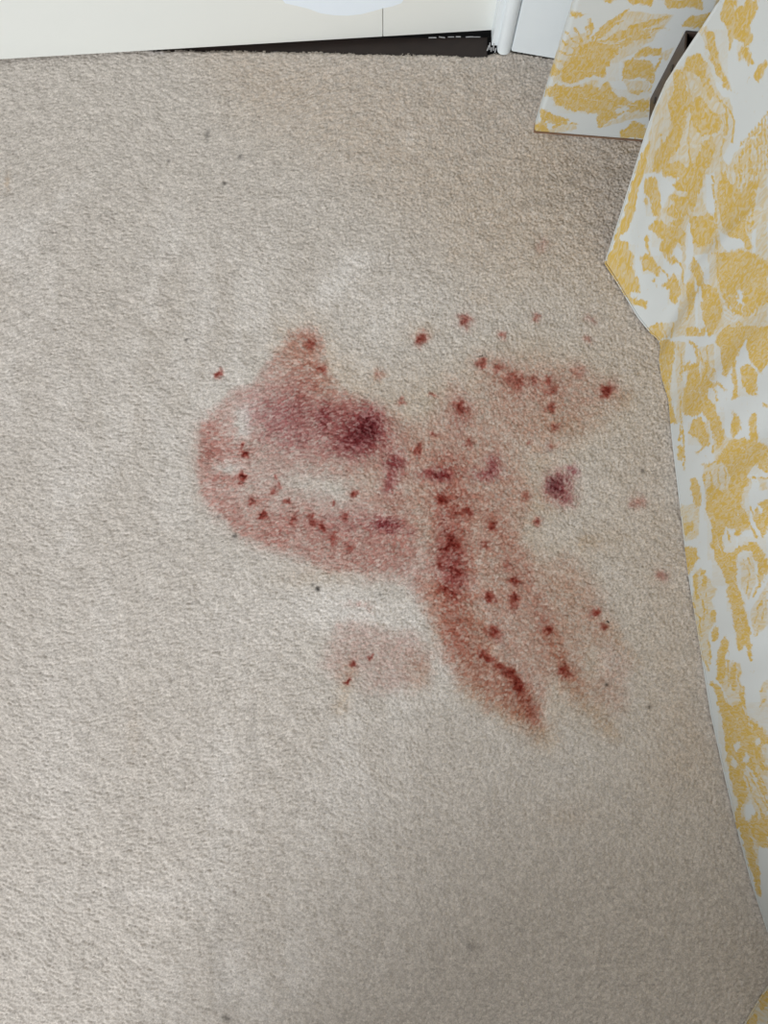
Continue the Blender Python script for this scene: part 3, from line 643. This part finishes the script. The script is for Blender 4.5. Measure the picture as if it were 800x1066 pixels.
ln(LINES, B, 0.7, 'w', [(330, 420), (345, 320)], [(345, 365), (285, 300)], [(348, 365), (405, 325)], [(380, 240), (365, 175)], [(402, 245), (402, 175)], [(260, 100), (275, 220)], [(360, 30), (420, 60), (480, 60)], [(440, 110), (480, 90)], [(460, 170), (490, 40)], [(600, 440), (680, 470), (770, 460)], [(590, 480), (680, 510), (780, 500)], [(600, 560), (650, 560)], [(700, 560), (790, 560)], [(720, 620), (780, 590)], [(90, 400), (110, 480), (160, 560)], [(240, 450), (290, 490)], [(360, 540), (365, 630)], [(500, 560), (540, 640), (540, 740)], [(520, 620), (520, 760)], [(580, 130), (620, 230), (660, 300)], [(640, 120), (650, 220), (680, 280)])
ln(LINES, C, 0.7, 'w', [(300, 260), (320, 400), (290, 500)], [(330, 320), (350, 420), (420, 500)], [(480, 40), (520, 120), (505, 240)], [(700, 30), (700, 150), (720, 230)], [(540, 40), (590, 90)], [(470, 820), (560, 740), (700, 760)], [(560, 880), (600, 820), (700, 800)], [(560, 960), (570, 1050)], [(310, 620), (350, 660), (390, 700)], [(620, 310), (670, 400)], [(440, 560), (470, 680)], [(130, 140), (150, 300), (180, 440)], [(290, 400), (370, 400)], [(600, 720), (640, 780), (740, 790)])
ln(LINES, C, 0.7, 'o', [(345, 130), (372, 250), (372, 330)], [(400, 110), (395, 230), (385, 330)], [(215, 110), (240, 220), (235, 330)], [(225, 420), (235, 560), (225, 700)], [(240, 620), (250, 760), (250, 880)], [(330, 780), (380, 740)], [(410, 900), (430, 980), (420, 1060)], [(460, 890), (470, 980), (460, 1060)], [(500, 870), (510, 960), (510, 1060)], [(360, 850), (400, 860), (440, 830)], [(740, 480), (770, 490)], [(600, 940), (770, 930)], [(420, 600), (440, 700), (430, 780)])
ln(LINES, D, 0.7, 'w', [(350, 60), (440, 130), (540, 160)], [(370, 140), (400, 260), (420, 400)], [(400, 300), (440, 440), (480, 560)], [(490, 420), (500, 560), (540, 720)], [(540, 780), (560, 900)], [(560, 320), (640, 350), (670, 430)], [(480, 40), (520, 140), (560, 220)], [(210, 380), (235, 480)])
ln(LINES, D, 0.7, 'o', [(560, 430), (600, 520), (570, 640)], [(590, 420), (620, 500)], [(640, 900), (711, 690)], [(620, 840), (711, 620)], [(630, 800), (690, 640)], [(250, 700), (290, 800), (300, 900)], [(290, 620), (320, 740), (310, 840)], [(330, 640), (340, 760)], [(340, 940), (355, 1040)], [(600, 100), (640, 180), (700, 230)], [(540, 160), (600, 220), (640, 290)], [(460, 260), (480, 330)])
ln(LINES, E, 0.7, 'w', [(320, 270), (370, 380), (390, 520)], [(340, 420), (360, 560), (370, 700)], [(440, 330), (480, 440), (560, 520)], [(400, 400), (450, 480), (520, 620), (580, 700)], [(420, 800), (400, 900), (410, 1040)], [(460, 700), (500, 800), (560, 900)], [(470, 430), (540, 470)], [(390, 340), (410, 440)], [(500, 690), (560, 820), (592, 900)])
ln(LINES, E, 0.7, 'o', [(450, 760), (500, 880), (560, 1000)], [(480, 740), (540, 860), (592, 960)], [(200, 40), (230, 100)], [(215, 10), (240, 70)], [(345, 40), (350, 200)], [(410, 120), (425, 260)], [(545, 240), (575, 200)], [(540, 320), (585, 270)])
def print_fields(px, py, ochre, hatch, white, fallback, lines=(), soft=2.4):
    wx = px + (fbm(px / 7, py / 7, 1, 3) - .5) * 4.2; wy = py + (fbm(px / 7, py / 7, 3, 3) - .5) * 5.0
    Dv = np.full(px.shape, -soft, np.float32); Hv = np.full(px.shape, -soft, np.float32)
    def each(polys, fn):
        for p in polys:
            xs = [q[0] for q in p]; ys = [q[1] for q in p]
            m = np.where((px > min(xs) - 9) & (px < max(xs) + 9) & (py > min(ys) - 9) & (py < max(ys) + 9))[0]
            if len(m): fn(m, poly_sd(wx[m], wy[m], p))
    def mx_d(m, sd): Dv[m] = np.maximum(Dv[m], np.clip(sd + .3, -soft, soft))
    def mx_h(m, sd): Hv[m] = np.maximum(Hv[m], np.clip(sd, -soft, soft))
    def mn(m, sd):
        Dv[m] = np.minimum(Dv[m], np.clip(-sd, -soft, soft)); Hv[m] = np.minimum(Hv[m], np.clip(-sd, -soft, soft))
    each(hatch, mx_h); each(ochre, mx_d); each(white, mn)
    for p, w, kind in lines:
        xs = [q[0] for q in p]; ys = [q[1] for q in p]
        m = np.where((px > min(xs) - 6) & (px < max(xs) + 6) & (py > min(ys) - 6) & (py < max(ys) + 6))[0]
        if not len(m): continue
        d = line_d(wx[m], wy[m], p)
        if kind == 'o': Dv[m] = np.maximum(Dv[m], np.clip((w - d) * 1.3, -soft, soft * .6))
        else:
            q = 1 - np.clip(d / (w * 1.5), 0, 1)
            Dv[m] = Dv[m] - q * 2.6; Hv[m] = np.maximum(Hv[m], q * 1.0)
    out = fallback[0]                                   # weight of the repeating ground outside the measured part
    Dv = Dv * (1 - out) + out * np.clip((fallback[1] - .54) * 30, -soft, soft)
    Hv = Hv * (1 - out) + out * np.clip((fallback[2] - .50) * 30, -soft, soft)
    return np.stack([0.5 + Dv / soft * .5, 0.5 + Hv / soft * .5, np.zeros_like(Dv)], 1)
def set_uv(o, uvs):
    l = o.data.uv_layers.new(name='cloth')
    vi = np.zeros(len(o.data.loops), np.int32); o.data.loops.foreach_get('vertex_index', vi)
    l.data.foreach_set('uv', np.ascontiguousarray(uvs[vi], np.float32).ravel())

# ------------------------------------------------------------------ bedspread hanging to the carpet
def resample(P, n):
    P = np.array(P, float); d = np.r_[0, np.cumsum(np.linalg.norm(np.diff(P, axis=0), axis=1))]
    t = np.linspace(0, d[-1], n)
    return np.stack([np.interp(t, d, P[:, k]) for k in range(P.shape[1])], 1), t
hem_px, tpx = resample(HEM, 720)
k_ = np.array([1, 2, 3, 4, 3, 2, 1.]) / 16
for c_ in (0, 1): hem_px[3:-3, c_] = np.convolve(hem_px[:, c_], k_, 'valid')
hem_w = np.array([list(at(p[0], p[1], 0.0)) for p in hem_px])
s_len = np.r_[0, np.cumsum(np.linalg.norm(np.diff(hem_w, axis=0), axis=1))]
# top line of the bed side, straight, as floor points below it
ty = np.interp(hem_px[:, 1], [275, 360, 1000, 1240], [172, 318, 985, 1215]); ty = np.maximum.accumulate(ty + np.arange(len(ty)) * 0.01)
tx = 653 + (ty - 172) * 0.222
top_w = np.array([list(at(x, y, 0.0)) for x, y in zip(tx, ty)])
ZT, NR = 0.56, 310
EZ = [0, .06, .12, .165, .2, .255, .31, .38, .44, .56]
EX = [629.5, 637, 641, 643, 643.5, 644, 646, 648, 649.5, 652]
EY = [275, 238.6, 211, 194, 186, 180, 180, 182, 184, 182]
rows, uvs = [], []
sN = np.arange(len(hem_px))
nxd = np.gradient(top_w[:, 0]); nyd = np.gradient(top_w[:, 1]); nl = np.hypot(nxd, nyd) + 1e-9
ox, oy = nyd / nl, -nxd / nl
sgn = np.where(ox > 0, -1.0, 1.0); ox *= sgn; oy *= sgn                  # outward, to the open floor
for r in range(NR + 1):
    t = r / NR; z = ZT * t
    k = (1 - t) ** 2.0
    x = top_w[:, 0] + (hem_w[:, 0] - top_w[:, 0]) * k
    y = top_w[:, 1] + (hem_w[:, 1] - top_w[:, 1]) * k
    w = math.sin(math.pi * min(1, t * 1.15)) if t < .87 else 0
    f = 0.0022 * w * (np.sin(s_len * 42 + 0.6) + 0.6 * np.sin(s_len * 97 + 2.0 + 3 * t))
    f += 0.003 * w * np.exp(-((s_len - 0.135 - 0.05 * t) / 0.008) ** 2)
    f *= np.clip(s_len / 0.05, 0, 1)
    g = np.exp(-(s_len / 0.075) ** 2)                                     # the free edge by the headboard hangs in a curve of its own
    qx, qy = np.interp(z, EZ, EX), np.interp(z, EZ, EY)
    ep = at(qx, qy, 0.0)
    x = x + (ep.x - x[0]) * g; y = y + (ep.y - y[0]) * g
    rows.append(np.stack([x + ox * f, y + oy * f, np.full_like(x, z + 0.0035)], 1)); uvs.append(np.stack([s_len, np.full_like(s_len, z)], 1))
xr = 1.18
for r in range(1, 41):                                                    # rounded shoulder, then across the bed
    if r <= 10:
        a_ = r / 10 * math.pi / 2; off = 0.03 * (1 - math.cos(a_)); zz = ZT + 0.03 * math.sin(a_)
        x = top_w[:, 0] - ox * off; y = top_w[:, 1] - oy * off
    else:
        q = (r - 10) / 30; x0_ = top_w[:, 0] - ox * .03; x = x0_ + (xr - x0_) * q; y = top_w[:, 1] - oy * .03 - (xr - x0_) * q * 0.10; zz = ZT + .03
    rows.append(np.stack([x, y, np.full_like(x, zz + 0.0035)], 1)); uvs.append(np.stack([s_len, np.full_like(s_len, ZT + .047 * min(1, r / 10) + max(0, (r - 10) / 30 * .6))], 1))
V = np.concatenate(rows); UV = np.concatenate(uvs); n_c = len(hem_px); n_r = len(rows)
ii = np.arange(n_r * n_c).reshape(n_r, n_c)
Fq = np.stack([ii[:-1, :-1], ii[:-1, 1:], ii[1:, 1:], ii[1:, :-1]], -1).reshape(-1, 4)
spread = mesh_np('bedspread', V, Fq, 4, M_toile)
tag(spread, 'yellow and white patterned bedspread hanging to the carpet along the right side', 'bedspread')
set_uv(spread, UV)
vpx, vpy = project(V[:, 0], V[:, 1], V[:, 2])
out = np.clip(np.maximum.reduce([(vpx - 806) / 6, (-6 - vpy) / 6, (vpy - 1070) / 6, (V[:, 2] > .58) * 1.0]), 0, 1)
pf = print_fields(vpx, vpy, OCHRE, HATCH, WHITE, (out, fbm(UV[:, 0] * 22, UV[:, 1] * 16, 1, 4), fbm(UV[:, 0] * 18 + 9, UV[:, 1] * 12, 2, 3)), LINES)
col_attr(spread, 'print', pf)
# turned hem along the lower edge
hemv, hemf = [], []
NS = 8
Vg = V.reshape(n_r, n_c, 3); PFg = pf.reshape(n_r, n_c, 3)
step = 3
free_edge = Vg[NR - 10:0:-4, 0]; low = Vg[0, ::step].copy(); low[:, 2] = 0.0046
bot = np.concatenate([free_edge, low]); hcol = np.concatenate([PFg[NR - 10:0:-4, 0], PFg[0, ::step]]); n_h = len(bot)
hlen = np.r_[0, np.cumsum(np.linalg.norm(np.diff(bot, axis=0), axis=1))]
for i in range(n_h):
    a0 = bot[max(0, i - 1)]; a1 = bot[min(n_h - 1, i + 1)]; tg = (a1 - a0); tg /= np.linalg.norm(tg) + 1e-9
    nn = np.cross(tg, [0, 0, 1]); nn /= np.linalg.norm(nn) + 1e-9; up_ = np.cross(nn, tg)
    for j in range(NS):
        q = 2 * math.pi * j / NS
        hemv.append(bot[i] + nn * math.cos(q) * 0.0010 + up_ * math.sin(q) * 0.0022)
for i in range(n_h - 1):
    for j in range(NS):
        hemf.append((i * NS + j, i * NS + (j + 1) % NS, (i + 1) * NS + (j + 1) % NS, (i + 1) * NS + j))
hem_o = mesh_np('hem', np.array(hemv), np.array(hemf), 4, M_toile, spread)
hu = np.repeat(np.stack([hlen, np.zeros(n_h)], 1), NS, 0); set_uv(hem_o, hu)
col_attr(hem_o, 'print', np.repeat(hcol, NS, 0))

# ------------------------------------------------------------------ headboard covered in the same print
HL, HR = at(556.5, 137.5, 0.003), at(668, 146.5, 0.003)
hd = (HR - HL).normalized(); hn = Vector((-hd.y, hd.x, 0))              # hn: towards the wall
WB, HB, TB = 1.0, 0.95, 0.018
board = empty('headboard'); board.location = (HL.x, HL.y, 0.0)
tag(board, 'thin upright headboard in yellow patterned fabric standing near the white baseboard', 'headboard')
nu, nv_ = 300, 200
U = np.concatenate([np.linspace(0, .24, 110), np.linspace(.25, WB, 40)]); W = np.concatenate([np.linspace(0, .42, 190), np.linspace(.43, HB, 30)])
uu, ww = np.meshgrid(U, W, indexing='ij')
rd = 0.005
def rim(a, L): return np.minimum(a, L - a)
inset = rd * (1 - np.sqrt(np.clip(1 - (1 - np.clip(np.minimum(rim(uu, WB), rim(ww, HB)) / rd, 0, 1)) ** 2, 0, 1)))
Vh = np.stack([HL.x + hd.x * uu + hn.x * inset, HL.y + hd.y * uu + hn.y * inset, 0.003 + ww], -1).reshape(-1, 3)
n1, n2 = uu.shape
ii = np.arange(n1 * n2).reshape(n1, n2)
Fh = np.stack([ii[:-1, :-1], ii[1:, :-1], ii[1:, 1:], ii[:-1, 1:]], -1).reshape(-1, 4)
# close the sides and the back
ring_i = np.concatenate([ii[:, 0], ii[-1, 1:], ii[-2::-1, -1], ii[0, -2:0:-1]])
back = Vh[ring_i] + np.array([hn.x, hn.y, 0]) * 0
back = np.stack([HL.x + hd.x * uu.ravel()[ring_i] + hn.x * TB, HL.y + hd.y * uu.ravel()[ring_i] + hn.y * TB, Vh[ring_i][:, 2]], 1)
nb = len(Vh); m_ = len(ring_i)
Vall = np.concatenate([Vh, back])
Fs = [(ring_i[i], nb + i, nb + (i + 1) % m_, ring_i[(i + 1) % m_]) for i in range(m_)]
corner = [nb, nb + n1 - 1, nb + n1 + n2 - 2, nb + 2 * n1 + n2 - 3]
Fs.append(tuple(reversed(corner)))
Fh = np.concatenate([Fh, np.array(Fs, int)])
panel = mesh_np('padded_panel', Vall - np.array(board.location), Fh, 4, M_toile, board)
import bmesh
bm = bmesh.new(); bm.from_mesh(panel.data); bmesh.ops.recalc_face_normals(bm, faces=bm.faces); bm.to_mesh(panel.data); bm.free()
Uall = np.concatenate([uu.ravel(), uu.ravel()[ring_i] - .01]); Wall = np.concatenate([ww.ravel(), ww.ravel()[ring_i]])
set_uv(panel, np.stack([Uall + 3.0, Wall], 1))
hpx, hpy = project(Vall[:, 0], Vall[:, 1], Vall[:, 2])
outh = np.clip(np.maximum.reduce([(hpx - 740) / 8, (-8 - hpy) / 8]), 0, 1)
col_attr(panel, 'print', print_fields(hpx, hpy, OCHRE_H, HATCH_H, WHITE_H, (outh, fbm(Uall * 22, Wall * 16, 1, 4), fbm(Uall * 18, Wall * 12, 2, 3)), LINES_H))
mb = MB(); mb.box((0, 0, 0.0005), hd * WB, hn * TB, (0, 0, 0.003))
o = mb.build('edge_binding', M_piping, board, 0.001)
o.location = hn * 0.0 - hd * 0.0008 - hn * 0.0006
tag(o, 'thin brown edging along the bottom of the board')

# ------------------------------------------------------------------ bed frame: brown steel channel by the headboard, rail and foot under the spread
bed = empty('bed_frame')
def on_board(px, py):
    xc, yc = (px - 400.0) / FPX, -(py - 533.0) / FPX
    d = Vector((xc, yc * CP + SP, yc * SP - CP)); o = Vector((0, 0, CAM_H))
    k = (HL - o).dot(hn) / d.dot(hn)
    return o + d * k
P0, P1 = on_board(677.2, 102), on_board(713, 31)
bed.location = (P0.x, P0.y, 0)
tag(bed, 'dark brown metal bed frame bracket with open top between headboard and bedspread', 'bed frame')
z0, z1 = P0.z, P1.z
org = Vector((P0.x, P0.y, 0)) - hn * 0.0012
L = bed.location
Wc, Dc, Tk = 0.042, 0.036, 0.003
def bb(u, v, z, du, dv, dz):
    m_ = MB(); m_.box(org + hd * u - hn * v + Vector((0, 0, z)) - L, hd * du, -hn * dv, (0, 0, dz)); return m_
mb = MB()
for (u, v, du, dv) in ((0, 0, Tk, Dc), (Wc - Tk, 0, Tk, Dc), (Tk, 0, Wc - 2 * Tk, Tk), (Tk, Dc - Tk, Wc - 2 * Tk, Tk)):
    mb.box(org + hd * u - hn * v + Vector((0, 0, z0)) - L, hd * du, -hn * dv, (0, 0, z1 - z0))
tag(mb.build('bracket', M_steel, bed, 0.0008), 'hollow brown steel channel')
for zz in (z0 + 0.030, z1 - 0.055):
    mb = MB(); c0 = org - hn * Dc * 0.55 + Vector((0, 0, zz)) - L
    ring = [c0 + (-hn) * 0.0042 * math.cos(2 * math.pi * i / 12) + Vector((0, 0, 1)) * 0.0065 * math.sin(2 * math.pi * i / 12) for i in range(12)]
    mb.hexa(ring, [p - hd * 0.0012 for p in ring])
    mb.build('bolt', M_hole, bed)
bd = Vector((0.222, -1.0, 0)).normalized()                                # along the bed
bb(0.02, Dc, z0 + 0.01, 0.022, 0.02, 0.06).build('rail_bracket', M_steel, bed, 0.0006)
r0 = org + hd * 0.075 - hn * (Dc + 0.005) + Vector((0, 0, z0 + 0.01)) - L
perp = Vector((1.0, 0.222, 0)).normalized()
mb = MB(); mb.box(r0, bd * 1.1, perp * 0.03, (0, 0, 0.06)); mb.build('side_rail', M_steel, bed, 0.001)
mb = MB(); mb.box(org + hd * 0.04 - hn * (Dc + .02) + Vector((0, 0, z0 + 0.01)) - L, hd * 0.07, -hn * .02, (0, 0, 0.06)); mb.build('rail_bracket', M_steel, bed, 0.0006)
for q in (0.12, 0.95):
    p = r0 + bd * q; p.z = -0.0 
    mb = MB(); mb.box(Vector((p.x, p.y, 0.0)), bd * 0.03, perp * 0.03, (0, 0, z0 + 0.01)); mb.build('leg', M_steel, bed, 0.001)
mb = MB(); mb.box(Vector((r0.x, r0.y, z0 + 0.0705)) + perp * 0.02 + bd * 0.15, bd * 0.98, perp * 0.55, (0, 0, ZT + 0.028 - z0 - 0.0705)); mb.build('mattress', M_matt, bed, 0.02, 3)
